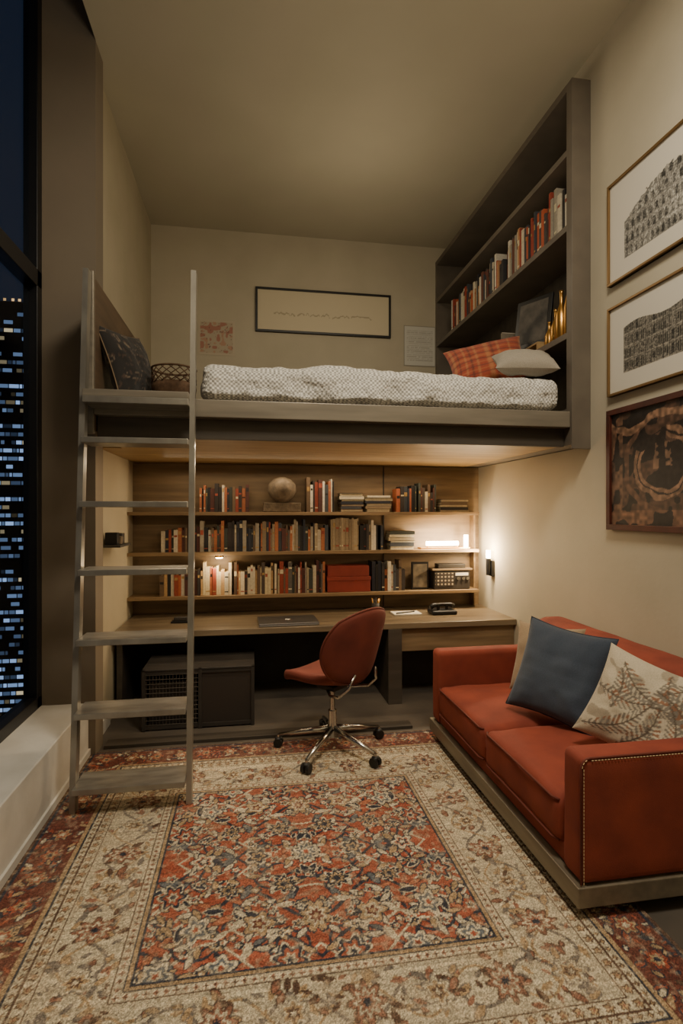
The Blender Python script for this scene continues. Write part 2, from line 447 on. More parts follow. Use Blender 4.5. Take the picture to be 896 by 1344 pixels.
def flat(b,x0,x1,z,n,y0=4.665,y1=4.82,pal=PAL):
    zz=z
    for i in range(n):
        t=random.uniform(.014,.032); c=C(*random.choice(pal)); a=random.uniform(0,.03); e=random.uniform(0,.03)
        b.box((x0+a,y0+random.uniform(0,.02),zz),(x1-e,y1,zz+.003),M_book,col=c)
        b.box((x0+a+.003,y0+.012,zz+.003),(x1-e-.003,y1,zz+t-.003),M_book,col=C(206,192,160))
        b.box((x0+a,y0+.004,zz+t-.003),(x1-e,y1,zz+t),M_book,col=c)
        if i%2: b.box((x0+a,y0+.002,zz),(x1-e,y0+.012,zz+t),M_book,col=c)
        zz+=t+.0005
    return zz
FR=4.66; E=.0008
DK=[(40,43,54),(32,30,31),(78,44,38),(62,67,74),(196,186,168),(136,60,44),(104,84,64),(46,40,38),(160,96,64),(56,60,54),(160,144,118),(204,196,180)]
LT=[(200,184,148),(208,194,166),(180,146,102),(166,92,60),(190,180,158),(142,64,46),(90,70,54),(70,60,52)]
b=B('book_row')
books(b,'x',-.43,-.02,1.5+E,FR,-1,.19,.25,DK); books(b,'x',.47,.72,1.5+E,FR,-1,.22,.30,DK)
flat(b,.75,.98,1.5+E,7); flat(b,.98,1.24,1.5+E,6); books(b,'x',1.27,1.64,1.5+E,FR,-1,.17,.26,DK+LT); flat(b,1.66,1.96,1.5+E,5)
b.finish()
b=B('book_row')
books(b,'x',-.74,-.52,1.165+E,FR,-1,.17,.22,DK); books(b,'x',-.50,.66,1.165+E,FR,-1,.18,.27)
books(b,'x',.68,.93,1.165+E,FR,-1,.27,.285,[(160,144,116),(150,132,104),(142,124,98)]); books(b,'x',.94,1.16,1.165+E,FR,-1,.20,.27,DK)
flat(b,1.19,1.45,1.165+E,6)
b.finish()
b=B('book_row')
books(b,'x',-.75,-.42,.80+E,FR,-1,.17,.23,DK+LT); books(b,'x',-.42,.22,.80+E,FR,-1,.19,.28,LT)
books(b,'x',.22,.63,.80+E,FR,-1,.2,.28,PAL); books(b,'x',1.05,1.36,.80+E,FR,-1,.18,.27,DK)
b.finish()
b=B('red_storage_box')
b.box((.65,FR,.801),(1.03,FR+.17,.90),M_redbox,.003); b.box((.645,FR-.004,.90),(1.035,FR+.174,.935),M_redbox,.003)
b.box((.652,FR+.004,.936),(1.02,FR+.16,1.03),M_redbox,.003); b.finish()
b=B('carved_stone_bust_on_box')
b.box((.10,FR,1.501),(.42,FR+.16,1.58),M_stone,.006)
b.lathe([(.05,0),(.06,.02),(.10,.05),(.125,.10),(.115,.16),(.08,.20),(.03,.22)],(.26,FR+.055,1.58),M_stone); b.finish()
b=B('postcard_frame'); b.box((1.42,FR+.05,.801),(1.58,FR+.065,1.05),M_black,.002); b.box((1.435,FR+.048,.82),(1.565,FR+.051,1.03),mat('postcard',C(128,116,96),C(70,64,56),scale=14)); b.finish()
b=B('vintage_radio')
b.box((1.62,FR+.01,.801),(1.96,FR+.15,.97),M_dark,.008); b.box((1.63,FR+.004,.83),(1.80,FR+.011,.95),M_perf)
for i,x in enumerate((1.84,1.89,1.93)): b.cyl((x,FR+.01,.90),(x,FR-.008,.90),.014,M_chrome)
b.box((1.82,FR+.004,.925),(1.94,FR+.011,.95),M_white)
b.box((1.60,FR+.0,.972),(1.98,FR+.14,.99),M_wood,.003); b.box((1.66,FR+.02,.991),(1.92,FR+.12,1.03),M_dark,.004)
b.finish()
b=B('shelf_lamp')
b.box((1.50,FR+.03,1.166),(1.97,FR+.12,1.18),M_brass,.002)
b.cyl((1.56,FR+.05,1.215),(1.86,FR+.05,1.215),.020,M_bulb)
b.cyl((1.94,FR+.06,1.18),(1.94,FR+.06,1.29),.020,M_bulb)
for x in (1.57,1.85): b.cyl((x,FR+.05,1.18),(x,FR+.05,1.205),.008,M_brass)
b.finish()
b=B('puck_light'); b.cyl((-.27,FR+.03,1.136),(-.27,FR+.03,1.117),.035,M_brass); b.cyl((-.27,FR+.03,1.117),(-.27,FR+.03,1.109),.028,M_bulb); b.finish()
b=B('wall_sconce')
b.box((R-.03,4.50,.93),(R-.001,4.57,1.07),M_black,.004)
b.cyl((R-.045,4.535,.94),(R-.045,4.535,1.09),.022,M_black); b.cyl((R-.045,4.535,1.09),(R-.045,4.535,1.16),.020,M_bulb)
b.finish()

# desk things
b=B('laptop'); Mz=Matrix.Translation((.28,4.28,.631))@Matrix.Rotation(.03,4,'Z')
b.box((-.23,-.15,0),(.23,.15,.012),M_laptop,.004,Mz); b.box((-.23,-.15,.0125),(.23,.15,.024),M_laptop,.004,Mz)
b.cyl((0,0,.024),(0,0,.0245),.02,M_white,M=Mz); b.finish()
b=B('pen_tray'); b.box((-.62,4.38,.631),(-.46,4.46,.645),M_black,.003); b.box((-.60,4.39,.645),(-.50,4.44,.675),M_dark,.006); b.finish()
b=B('notepad'); b.box((1.18,4.40,.631),(1.42,4.55,.642),M_white,.002); b.tube([(1.2,4.42,.647),(1.38,4.49,.647)],.005,M_black); b.finish()
b=B('pen_cup'); b.lathe([(.032,0),(.034,.09),(.030,.09),(.028,.01)],(1.05,4.54,.631),M_dark)
for i in range(5): b.tube([(1.05+.01*math.cos(i*1.3),4.54+.01*math.sin(i*1.3),.64),(1.05+.035*math.cos(i*1.3),4.54+.035*math.sin(i*1.3),.76)],.004,M_black if i%2 else M_brass)
b.finish()
b=B('desk_telephone'); b.box((1.50,4.36,.631),(1.72,4.52,.665),M_black,.012); b.tube([(1.50,4.42,.69),(1.53,4.43,.705),(1.61,4.44,.71),(1.69,4.45,.705),(1.72,4.46,.69)],[.022,.018,.012,.018,.022],M_black,10)
b.box((1.56,4.415,.665),(1.58,4.435,.70),M_black); b.box((1.64,4.425,.665),(1.66,4.445,.70),M_black); b.finish()

b=B('perforated_storage_crate')
x0,x1,y0,y1,z0,z1=-.74,.02,3.86,4.32,.001,.42
# right half perforated sheet, left half open wire grille over dark interior
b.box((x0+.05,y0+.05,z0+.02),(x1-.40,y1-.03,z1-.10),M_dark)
b.box((x1-.37,y0+.015,z0+.02),(x1-.015,y1-.015,z1-.02),M_perf)
for i in range(17):
    x=x0+.03+i*.022
    b.cyl((x,y0+.010,z0+.02),(x,y0+.010,z1-.02),.0028,M_steeld,n=6)
for i in range(12):
    z=z0+.04+i*.031
    b.cyl((x0+.02,y0+.006,z),(x1-.37,y0+.006,z),.0028,M_steeld,n=6)
for x in (x0,x1-.025,x1-.385):
    for y in (y0,y1-.025): b.box((x,y,z0),(x+.025,y+.025,z1),M_dark,.003)
for z in (z0+.01,z1-.035):
    b.box((x0+.02,y0+.004,z),(x1-.02,y0+.02,z+.025),M_dark); b.box((x1-.02,y0+.02,z),(x1-.004,y1-.02,z+.025),M_dark); b.box((x0+.004,y0+.02,z),(x0+.02,y1-.02,z+.025),M_dark)
b.box((x0,y0,z1-.012),(x1,y1,z1),M_dark,.003)
b.finish()
b=B('small_wall_shelf'); b.box((Lx+.001,3.84,1.26),(Lx+.13,4.16,1.276),M_dark,.002)
b.box((Lx+.02,3.88,1.277),(Lx+.10,3.94,1.36),M_black,.004); b.box((Lx+.02,3.95,1.277),(Lx+.11,4.01,1.33),M_stone,.004)
b.box((Lx+.02,4.02,1.277),(Lx+.10,4.10,1.35),M_dark,.004); b.finish()

# loft bookcase contents
b=B('book_row')
OR=[(176,84,54),(150,62,46),(200,188,164),(60,64,70),(180,134,94),(44,40,40),(152,144,128),(208,200,182),(100,60,48),(70,64,60),(50,48,50)]
books(b,'y',3.24,4.10,3.34+E,2.02,-1,.24,.36,OR,dmax=.2); books(b,'y',4.14,5.3,3.34+E,2.02,-1,.20,.33,OR+[(30,28,30),(200,196,184)],dmax=.2)
b.finish()
b=B('book_row')
books(b,'y',4.12,5.3,2.65+E,2.02,-1,.20,.33,[(198,188,170),(164,146,118),(90,84,76),(44,40,40),(170,108,74),(130,120,104)],dmax=.2)
b.finish()
b=B('standing_photo_frame')
Mf=basis((2.10,3.80,2.93),(-.85,-.45,.15))
b.box((-.15,-.195,-.01),(.15,.195,.01),M_black,.004,Mf); b.box((-.12,-.16,.01),(.12,.16,.012),mat('photo_print',C(90,84,76),C(36,34,33),scale=9),0,Mf); b.finish()
b=B('timber_riser'); b.box((2.02,3.60,2.651),(2.25,4.02,2.665),M_oak); b.box((2.02,3.60,2.665),(2.25,3.615,2.71),M_oak); b.box((2.02,4.0,2.665),(2.25,4.02,2.71),M_oak); b.box((2.02,3.60,2.71),(2.25,4.02,2.722),M_oak); b.finish()
for i,(y,s,hh) in enumerate(((3.36,1.0,.34),(3.48,.9,.26),(3.28,.7,.40),(3.56,.8,.20))):
    b=B('brass_bottle')
    b.lathe([(.034*s,0),(.042*s,.02),(.042*s,hh*.5),(.02*s,hh*.68),(.012*s,hh*.75),(.012*s,hh*.95),(.017*s,hh)],(2.06+.03*(i%2),y,2.651),M_brass); b.finish()

# ------------------------------------------------------------ pictures
def picture(name,plane,a0,a1,z0,z1,fw,fm,fn,nx,ny,depth=.03,artmat=None):
    b=B(name)
    if plane=='back': P=lambda a,o,z:(a,Yb-.001-o,z)
    else: P=lambda a,o,z:(R-.001-o,-a,z)
    def bx(a,c,o0,o1,z,w,m,bev=0):
        p=P(a,o0,z);q=P(c,o1,w); b.box([min(p[i],q[i]) for i in range(3)],[max(p[i],q[i]) for i in range(3)],m,bev)
    bx(a0,a1,0,depth*.5,z0,z1,M_black)
    bx(a0,a1,0,depth,z1-fw,z1,fm,.002); bx(a0,a1,0,depth,z0,z0+fw,fm,.002)
    bx(a0,a0+fw,0,depth,z0+fw,z1-fw,fm,.002); bx(a1-fw,a1,0,depth,z0+fw,z1-fw,fm,.002)
    o=depth*.5+.002
    U,V=np.meshgrid(np.linspace(0,1,nx),np.linspace(0,1,ny))
    col=nlin(fn(U,V)/255.)
    p=Vector(P(a0+fw,o,z0+fw)); q=Vector(P(a1-fw,o,z0+fw)); t=Vector(P(a0+fw,o,z1-fw))
    grid_panel(b,artmat or M_paint,p,q-p,t-p,nx,ny,col)
    return b.finish()
def mix(c,mask,col): 
    c[mask]=col
def ink_arches(U,V):
    c=np.ones(U.shape+(3,))*np.array((210,204,190.))
    nz=vnoise(U*170,V*120,21); n2=vnoise(U*14,V*10,22); n3=vnoise(U*45,V*34,24)
    u=(U-.15)/.7; v=(V-.17)/.62
    top=.60+.34*np.sin(np.clip(u*1.05,0,1)*math.pi*.8)+.06*(n3-.5)
    inn=(u>0)&(u<1)&(v>0)&(v<top)
    lv=np.clip(v,0,1)*5; row=np.floor(lv); cv=lv-row
    cu=((u*(15-row))%1); au=abs(cu-.5)
    arch=(au<.24)&(cv>.08)&(cv<.50+.26*np.sqrt(np.clip(1-(au/.24)**2,0,1)))
    base=np.where(arch,84,146)+130*(nz-.5)+80*(n2-.5)+50*(n3-.5)
    base=np.where((cv<.10)|(abs(au-.36)<.05),78+100*nz,base)
    base=np.clip(base,34,208)
    for k,s in enumerate((1,.98,.93)): c[...,k]=np.where(inn,base*s,c[...,k])
    return c
def ink_facade(U,V):
    c=np.ones(U.shape+(3,))*np.array((210,204,190.))
    nz=vnoise(U*150,V*100,31); n2=vnoise(U*16,V*10,32)
    u=(U-.14)/.72; v=(V-.20)/.58
    top=.90+.05*np.sin(u*9)
    inn=(u>0)&(u<1)&(v>0)&(v<top)
    cu=(u*14)%1; cv=(v*4+.03*np.sin(u*6))%1; au=abs(cu-.5)
    w=(au<.26)&(cv>.15)&(cv<.82)
    base=np.where(w,48+60*(n2>.6),108)+110*(nz-.5)
    base=np.where((cv<.07),150+60*(nz-.5),base); base=np.where(au>.46,42,base)
    base=np.where(w&(au<.03),130,base)
    base=np.clip(base,26,205)
    for k,s in enumerate((1,.96,.88)): c[...,k]=np.where(inn,base*s,c[...,k])
    return c
def abstract(U,V):
    c=np.ones(U.shape+(3,))*np.array((34,28,26.))
    n=vnoise(U*7,V*6,11); n2=vnoise(U*40,V*32,12); n3=vnoise(U*16,V*14,15)
    x=(U-.50)*1.25; y=(V-.52)
    x=x+.05*(n-.5); y=y+.05*(n3-.5)
    r=np.hypot(x,y*1.1); PK=np.array((138,106,84.))
    mix(c,(n>.6)&(n3>.4),np.array((84,62,50.)))
    mix(c,(r>.24)&(r<.33)&((y<.12)|(x>.05)),PK)
    mix(c,(r>.275)&(r<.29),np.array((40,30,28.)))
    mix(c,(r>.40)&(r<.46)&(x<0),np.array((104,76,60.)))
    mix(c,(abs(x)<.09)&(y<.16)&(y>-.05)&(n2>.35),PK*.9)
    mix(c,(abs(x)<.03)&(y<.16)&(y>-.05),np.array((36,28,26.)))
    mix(c,(abs(y-.36+.05*np.sin(U*9))<.028),PK)
    mix(c,(V<.13)&(n3>.35),np.array((120,86,66.)))
    mix(c,(U<.12)&(n3>.5),np.array((110,82,64.)))
    mix(c,(U>.75)&(V>.2)&(V<.6)&((U*22%1)<.4),np.array((112,84,68.)))
    return c*(.65+.6*n2[...,None])
picture('framed_ink_drawing','right',-2.93,-2.06,2.838,3.434,.014,M_gold,ink_arches,260,170)
picture('framed_ink_drawing','right',-2.93,-2.06,2.183,2.706,.014,M_gold,ink_facade,260,160)
picture('framed_abstract_painting','right',-2.93,-2.06,1.395,2.10,.032,M_redframe,abstract,200,160,.035,M_artd)
def longart(U,V):
    c=np.ones(U.shape+(3,))*np.array((204,192,164.)); n=vnoise(U*70,V*3,5); n2=vnoise(U*14,V*1,6)
    yl=.42+.12*(n2-.5)+.10*(n-.5)
    mix(c,(abs(V-yl)<.018)&(U>.12)&(U<.88)&(n>.25),np.array((168,156,130.)))
    return c
picture('framed_panoramic_drawing','back',.04,1.48,3.375,3.835,.022,M_black,longart,200,80)
def mapart(U,V):
    c=np.ones(U.shape+(3,))*np.array((176,162,140.)); n=vnoise(U*9,V*9,8); n2=vnoise(U*30,V*30,9)
    mix(c,(n>.6),np.array((166,116,98.))); mix(c,(n<.22),np.array((178,140,116.))); mix(c,(n2>.85),np.array((120,90,80.)))
    m_=(U<.06)|(U>.94)|(V<.06)|(V>.94); mix(c,m_,np.array((186,174,152.))); return c
b=B('wall_poster_map')
U,V=np.meshgrid(np.linspace(0,1,60),np.linspace(0,1,60)); grid_panel(b,M_paint,(-.54,Yb-.004,3.11),(.37,0,0),(0,0,.36),60,60,nlin(mapart(U,V)/255)); b.finish()
def paper(U,V):
    c=np.ones(U.shape+(3,))*np.array((198,196,186.))
    ln=((V*22)%1<.4)&(V>.12)&(V<.9)&(U>.1)&(U<.9)&(vnoise(U*40,V*26,4)>.3); mix(c,ln,np.array((170,166,154.)))
    m_=(U<.02)|(U>.98)|(V<.02)|(V>.98); mix(c,m_,np.array((150,144,130.))); return c
b=B('wall_paper_notice'); grid_panel(b,M_paint,(1.63,Yb-.006,3.09),(.36,0,0),(0,0,.44),60,80,nlin(paper(*np.meshgrid(np.linspace(0,1,60),np.linspace(0,1,80)))/255)); b.finish()

# ------------------------------------------------------------ rug
cxr,cyr,hx,hy,q1,q2=.235,2.37,.625,.60,.36,.585
res=.0045
X0r,X1r=cxr-hx-q2,cxr+hx+q2; Y0r,Y1r=cyr-hy-q2,cyr+hy+q2
nx=int((X1r-X0r)/res)+1; ny=int((Y1r-Y0r)/res)+1
xs=np.linspace(-(hx+q2),hx+q2,nx); ys=np.linspace(-(hy+q2),hy+q2,ny)
GX,GY=np.meshgrid(xs,ys); Q=np.maximum(abs(GX)-hx,abs(GY)-hy)
RED=np.array((160,80,58.));DR=np.array((102,52,42.));NV=np.array((42,46,60.));CR=np.array((206,194,168.));TN=np.array((174,146,110.));BL=np.array((100,106,112.));BR=np.array((86,63,51.));OR_=np.array((182,112,82.))
img=np.zeros((ny,nx,3))
img[:]=RED
cr=(Q>0)&(Q<q1); ou=Q>=q1
def band(a,b_,c): img[(Q>=a)&(Q<b_)]=c
def win(cx,cy,R_):
    i0=max(0,int((cx-R_-xs[0])/res));i1=min(nx,int((cx+R_-xs[0])/res)+2)
    j0=max(0,int((cy-R_-ys[0])/res));j1=min(ny,int((cy+R_-ys[0])/res)+2)
    return slice(j0,max(j0,j1)),slice(i0,max(i0,i1))
def ros(cx,cy,R_,p,cols,rot=0,asp=1,ang=0):
    sj,si=win(cx,cy,R_*1.15*max(asp,1)); 
    x=GX[sj,si]-cx;y=GY[sj,si]-cy
    if asp!=1:
        x,y=x*math.cos(ang)+y*math.sin(ang),-x*math.sin(ang)+y*math.cos(ang); x=x/asp
    r=np.hypot(x,y);th=np.arctan2(y,x);e=R_*(.80+.20*np.cos(p*(th+rot)));v=img[sj,si]
    for f,c in cols: v[r<e*f]=c
def leaf(cx,cy,L_,W,a,c,oc=None):
    sj,si=win(cx,cy,L_*1.2)
    x=GX[sj,si]-cx;y=GY[sj,si]-cy
    x,y=x*math.cos(a)+y*math.sin(a),-x*math.sin(a)+y*math.cos(a)
    e=W*(1-(x/L_)**2); v=img[sj,si]
    if oc is not None: v[(abs(y)<e+.005)&(abs(x)<L_)]=oc
    v[(abs(y)<e)&(abs(x)<L_*.9)]=c
def curve(pts,w,c):
    for (x,y) in pts:
        sj,si=win(x,y,w); v=img[sj,si]; v[np.hypot(GX[sj,si]-x,GY[sj,si]-y)<w]=c
rq=random.Random(11)
sgn=[(1,1),(-1,1),(1,-1),(-1,-1)]
def mir(f,*a):
    for sx,sy in sgn: f(sx,sy,*a)
for k in range(0,3):
    y0=.06+k*.24
    for ph,c,w in ((0,NV,.0075),(math.pi,CR,.0055)):
        pts=[(t*.62/260,y0+.085*math.sin(t*.62/260*2*math.pi/.48+ph+k*1.4)) for t in range(260)]
        mir(lambda sx,sy:curve([(sx*x,sy*y) for x,y in pts if 0<=y<hy],w,c))
for (ccx,ccy,r0,c) in [(.13,.13,.095,NV),(.38,.11,.10,NV),(.53,.30,.08,CR),(.22,.35,.10,CR),(.42,.44,.09,NV),(.10,.50,.08,NV),(.55,.53,.06,NV)]:
    pts=[(ccx+r0*(1-.55*t/160)*math.cos(t*.055),ccy+r0*(1-.55*t/160)*math.sin(t*.055)) for t in range(160)]
    mir(lambda sx,sy:curve([(sx*x,sy*y) for x,y in pts if abs(x)<hx and abs(y)<hy],.006,c))
    for j in range(7):
        t=j*24; x,y=pts[t]; a=t*.055
        mir(lambda sx,sy:leaf(sx*x,sy*y,.030,.011,a*sx*sy,CR if j%2 else TN,NV))
for i in range(110):
    x,y=rq.uniform(0,hx),rq.uniform(0,hy);a=rq.uniform(0,3.14);L_=rq.uniform(.020,.044);c,oc=rq.choice([(CR,NV),(NV,None),(NV,CR),(TN,NV),(BL,NV),(OR_,DR),(CR,None)])
    mir(lambda sx,sy:leaf(sx*x,sy*y,L_,L_*.36,a*sx*sy,c,oc))
schemes=[[(1.12,NV),(1,CR),(.66,OR_),(.5,NV),(.28,CR)],[(1.1,CR),(.95,NV),(.68,RED),(.42,CR),(.2,NV)],[(1.12,NV),(1,TN),(.7,CR),(.45,DR),(.2,TN)],[(1.1,NV),(1,CR),(.72,BL),(.45,CR),(.22,RED)],[(1.1,CR),(.9,NV),(.6,TN),(.35,NV)]]
for j in range(0,4):
    for i in range(0,4):
        x=i*.215+(.107 if j%2 else 0)+rq.uniform(-.012,.012)*(i>0); y=j*.19+rq.uniform(-.012,.012)*(j>0)
        if x>hx-.03: continue
        R_=rq.uniform(.046,.068); sc=rq.choice(schemes);p=rq.choice([5,6,8]);rt=rq.random()
        asp=rq.choice([1,1.2,1.35])
        mir(lambda sx,sy:ros(sx*x,sy*y,R_,p,sc,rt*sx*sy,asp,1.57))
for i in range(38):
    x,y=rq.uniform(0,hx-.02),rq.uniform(0,hy-.02);sc=rq.choice(schemes); r_=rq.uniform(.016,.026)
    mir(lambda sx,sy:ros(sx*x,sy*y,r_,5,[(1.15,sc[0][1]),(.75,sc[1][1]),(.35,sc[2][1])]))
img[cr]=CR; img[ou]=DR
def ringpts(q,step):
    a,b_=hx+q,hy+q; out=[]
    n1=max(2,round(2*a/step)); n2=max(2,round(2*b_/step))
    for i in range(n1): out+=[(-a+2*a*i/n1,-b_,0),(a-2*a*i/n1,b_,math.pi)]
    for i in range(n2): out+=[(a,-b_+2*b_*i/n2,math.pi/2),(-a,b_-2*b_*i/n2,-math.pi/2)]
    return out
BRD=np.array((146,100,80.));GN=np.array((124,116,108.))
mid=.16
for side in range(4):
    Ls=(hx if side%2==0 else hy)+mid
    for ph,c,w in ((0,GN,.006),(math.pi,TN,.0045)):
        pts=[]
        for t in range(int(2*Ls/.003)):
            s=-Ls+t*.003; o=(hy if side%2==0 else hx)+mid+.075*math.sin(s*2*math.pi/.38+ph)
            pts.append({0:(s,o),2:(s,-o),1:(o,s),3:(-o,s)}[side])
        curve(pts,w,c)
for i in range(640):
    q=rq.uniform(.05,q1-.10); side=rq.randrange(4); s=rq.uniform(-1,1)
    x,y={0:(s*(hx+q),hy+q),2:(s*(hx+q),-hy-q),1:(hx+q,s*(hy+q)),3:(-hx-q,s*(hy+q))}[side]
    L_=rq.uniform(.012,.032); c,oc=rq.choice([(TN,None),(BRD,None),(GN,None),(BR,None),(BRD,BR),(TN,GN),(TN,None),(GN,None)])
    leaf(x,y,L_,L_*.4,rq.uniform(0,3.14),c,oc)
for k,(x,y,a) in enumerate(ringpts(mid,.21)):
    big=k%4<2
    sc=[[(1.1,BR),(.97,BRD),(.7,CR),(.48,BRD),(.24,NV)],[(1.1,GN),(.95,CR),(.66,TN),(.42,BR),(.2,CR)]][0 if big else 1]
    ros(x,y,.062 if big else .050,8 if big else 6,sc,0,1.25,a+1.57)
band(-.022,-.012,NV); band(-.012,.0,TN); band(0,.006,NV)
for (x,y,a) in ringpts(.022,.03): ros(x,y,.010,4,[(1,BRD),(.5,BR)])
band(.036,.042,BR)
band(.270,.276,BR)
for (x,y,a) in ringpts(.298,.05): ros(x,y,.019,5,[(1,BR),(.7,TN),(.3,BRD)])
band(.318,.324,BR)
for (x,y,a) in ringpts(.338,.034): ros(x,y,.011,4,[(1,BR),(.5,TN)])
band(.352,.362,NV); band(.362,.378,TN)
for i in range(1100):
    q=rq.uniform(.39,q2-.03); side=rq.randrange(4); s=rq.uniform(-1,1)
    x,y={0:(s*(hx+q),hy+q),2:(s*(hx+q),-hy-q),1:(hx+q,s*(hy+q)),3:(-hx-q,s*(hy+q))}[side]
    L_=rq.uniform(.010,.028); c,oc=rq.choice([(TN,None),(NV,None),(RED,None),(BR,None),(CR,NV),(TN,NV),(RED,NV)])
    leaf(x,y,L_,L_*.4,rq.uniform(0,3.14),c,oc)
for k,(x,y,a) in enumerate(ringpts(.47,.15)):
    ros(x,y,.042,6,[(1.12,NV),(1,TN),(.7,RED),(.4,CR)] if k%4<2 else [(1.1,NV),(1,RED),(.6,TN),(.3,NV)])
band(q2-.03,q2-.015,NV); band(q2-.015,q2+1,BR)
w1=vnoise(GX*9+30,GY*9+30,40)[...,None]; w2=vnoise(GX*60+90,GY*60+90,41)[...,None]; w3=RS.rand(ny,nx,1)
img=img*(1-.30*w1)+np.array((180,160,134.))*.30*w1
wm=np.clip((w2-.58)*2.0,0,.5); img=img*(1-wm)+np.array((188,170,144.))*wm
img*=(.80+.40*w3)
img*=(.90+.2*vnoise(GX*.5+5,GY*140+200,44)[...,None])
col=nlin(img/255.)
hgt=.010+.0035*RS.rand(ny,nx)
vs=np.stack([GX+cxr,GY+cyr,hgt],-1).reshape(-1,3)
idx=np.arange(nx*ny).reshape(ny,nx)
fs=np.stack([idx[:-1,:-1],idx[:-1,1:],idx[1:,1:],idx[1:,:-1]],-1).reshape(-1,4)
me=bpy.data.meshes.new('rug_mesh'); 
base=len(vs)
ring=list(idx[0,:])+list(idx[1:,-1])+list(idx[-1,-2::-1])+list(idx[-2:0:-1,0])
low=vs[ring].copy(); low[:,2]=.0005
allv=np.vstack([vs,low]); fl=fs.tolist(); n_=len(ring)
for i in range(n_): fl.append([ring[i],base+i,base+(i+1)%n_,ring[(i+1)%n_]])
me.from_pydata(allv.tolist(),[],fl); me.materials.append(M_rug)
cc=np.ones((len(allv),4),dtype=np.float32); cc[:len(vs),:3]=col.reshape(-1,3); cc[len(vs):,:3]=nlin(BR/255.)
a=me.attributes.new('Col','FLOAT_COLOR','POINT'); a.data.foreach_set('color',cc.ravel()); me.update()
o=bpy.data.objects.new('persian_rug',me); scene.collection.objects.link(o)

# ------------------------------------------------------------ sofa
b=B('rust_velvet_sofa')
sx0,sx1,sy0,sy1=1.17,2.10,1.80,3.47
b.box((sx0,sy0,.055),(sx1,sy1,.130),M_base,.004)
for x in (1.32,):
    for y in (1.95,3.30): b.box((x-.04,y-.04,.0138),(x+.04,y+.04,.055),M_dark,.003)
for y in (1.95,3.30): b.box((1.92,y-.04,0),(2.0,y+.04,.055),M_dark,.003)
b.rbox((sx0+.03,sy0+.05,.13),(sx1-.02,sy1-.05,.22),.02,M_rust,cell=.1)
for ya,yb in ((sy0+.005,sy0+.135),(sy1-.135,sy1-.005)):
    b.rbox((sx0+.015,ya,.131),(sx1-.01,yb,.60),.03,M_rust,cell=.05,wr=.002,wscale=6)
def bk(v,n_):
    v.x+=(.8-v.z)*-.10
    if n_[0]<0 and n_[2]<.95: v.x-=.02*(1-n_[1]**2)
    return v
b.rbox((1.88,sy0+.06,.18),(2.095,sy1-.06,.80),.07,M_rust,cell=.05,wr=.004,wscale=5,deform=bk)
for ya,yb in ((sy0+.137,2.633),(2.637,sy1-.137)):
    b.rbox((sx0+.005,ya,.20),(1.87,yb,.385),.045,M_rust,cell=.035,crown=.035,wr=.006,wscale=6)
    for z in (.372,.215):
        b.tube([(sx0+.02,ya+.02,z),(sx0+.006,ya+.05,z),(sx0+.004,(ya+yb)/2,z+.004),(sx0+.006,yb-.05,z),(sx0+.02,yb-.02,z)],.005,M_pipe)
def loop(y):
    r=.035; a0,a1,z0,z1=sx0+.018,sx1-.02,.137,.597
    return [(a0,y,z0)]+[(a0+r-r*math.cos(t),y,z1-r+r*math.sin(t)) for t in (0,.4,.8,1.2,1.57)]+[(a1,y,z1)]
pts=loop(sy0+.010); b.tube(pts,.0045,M_pipe)
P=[Vector(p) for p in loop(sy0+.004)]
for i in range(len(P)-1):
    d=(P[i+1]-P[i]); n_=int(d.length/.013)
    for k in range(n_):
        p=P[i]+d*((k+.2)/n_)+Vector((.007 if i==0 else 0,-.0,-.007 if i==len(P)-2 else 0)); q=p+d.normalized()*.008
        b.cyl(p,q,.0016,M_thread,n=6)
b.finish()
b=B('blue_throw_pillow')
b.pillow(.48,.50,.17,M_fab,basis((1.595,2.62,.655),(-.80,-.50,.38),roll=-.10),lambda u,v,s:(C(60,70,84) if (int((v+1)*7)%2) else C(64,74,89)) if v<.3 else C(56,66,81),pipe=mat('navy_piping',C(40,48,62),rough=.8)); b.finish()
b=B('beige_throw_pillow'); b.pillow(.44,.42,.13,M_fab,basis((1.71,2.95,.63),(-.82,-.40,.30),roll=.05),lambda u,v,s:C(150,130,104)); b.finish()
FR_=[(-.9,-.8,.7,1.3),(-.2,-.95,1.2,1.2),(.55,-.95,1.7,1.2),(.95,-.3,2.5,1.1),(-.95,.1,.15,1.1),(-.6,.75,-.45,1.0),(.2,.9,-.9,1.0),(.85,.85,-2.2,1.1),(.1,.1,.5,.9),(-.5,-.3,1.9,.9),(.2,-.3,-.5,.8)]
def botan(u,v,s):
    n1=noise.noise(Vector((u*3.0,v*3.0,5))); n3=noise.noise(Vector((u*9,v*9,1)))
    for (px,py,an,L_) in FR_:
        dx,dy=u-px,v-py; s_=dx*math.cos(an)+dy*math.sin(an); t_=-dx*math.sin(an)+dy*math.cos(an); t_+=.22*math.sin(s_*2.4)
        if 0<s_<L_:
            w=.17*math.sin(math.pi*s_/L_)+.02
            if abs(t_)<.016: return C(98,86,72)
            if abs(t_)<w and ((s_*10-abs(t_)*8)%1)<.5: return C(124,116,104) if n3>-.15 else C(140,100,76)
    if n1>.30: return C(156,144,124)
    return C(190,178,155)
b=B('botanical_throw_pillow'); b.pillow(.48,.44,.17,M_fab,basis((1.70,2.12,.63),(-.72,-.60,.45),roll=-.28),botan,n=110); b.finish()
b=B('botanical_throw_pillow'); b.pillow(.34,.34,.12,M_fab,basis((1.86,1.97,.60),(-.9,.0,.35),roll=-.1),botan,n=60); b.finish()

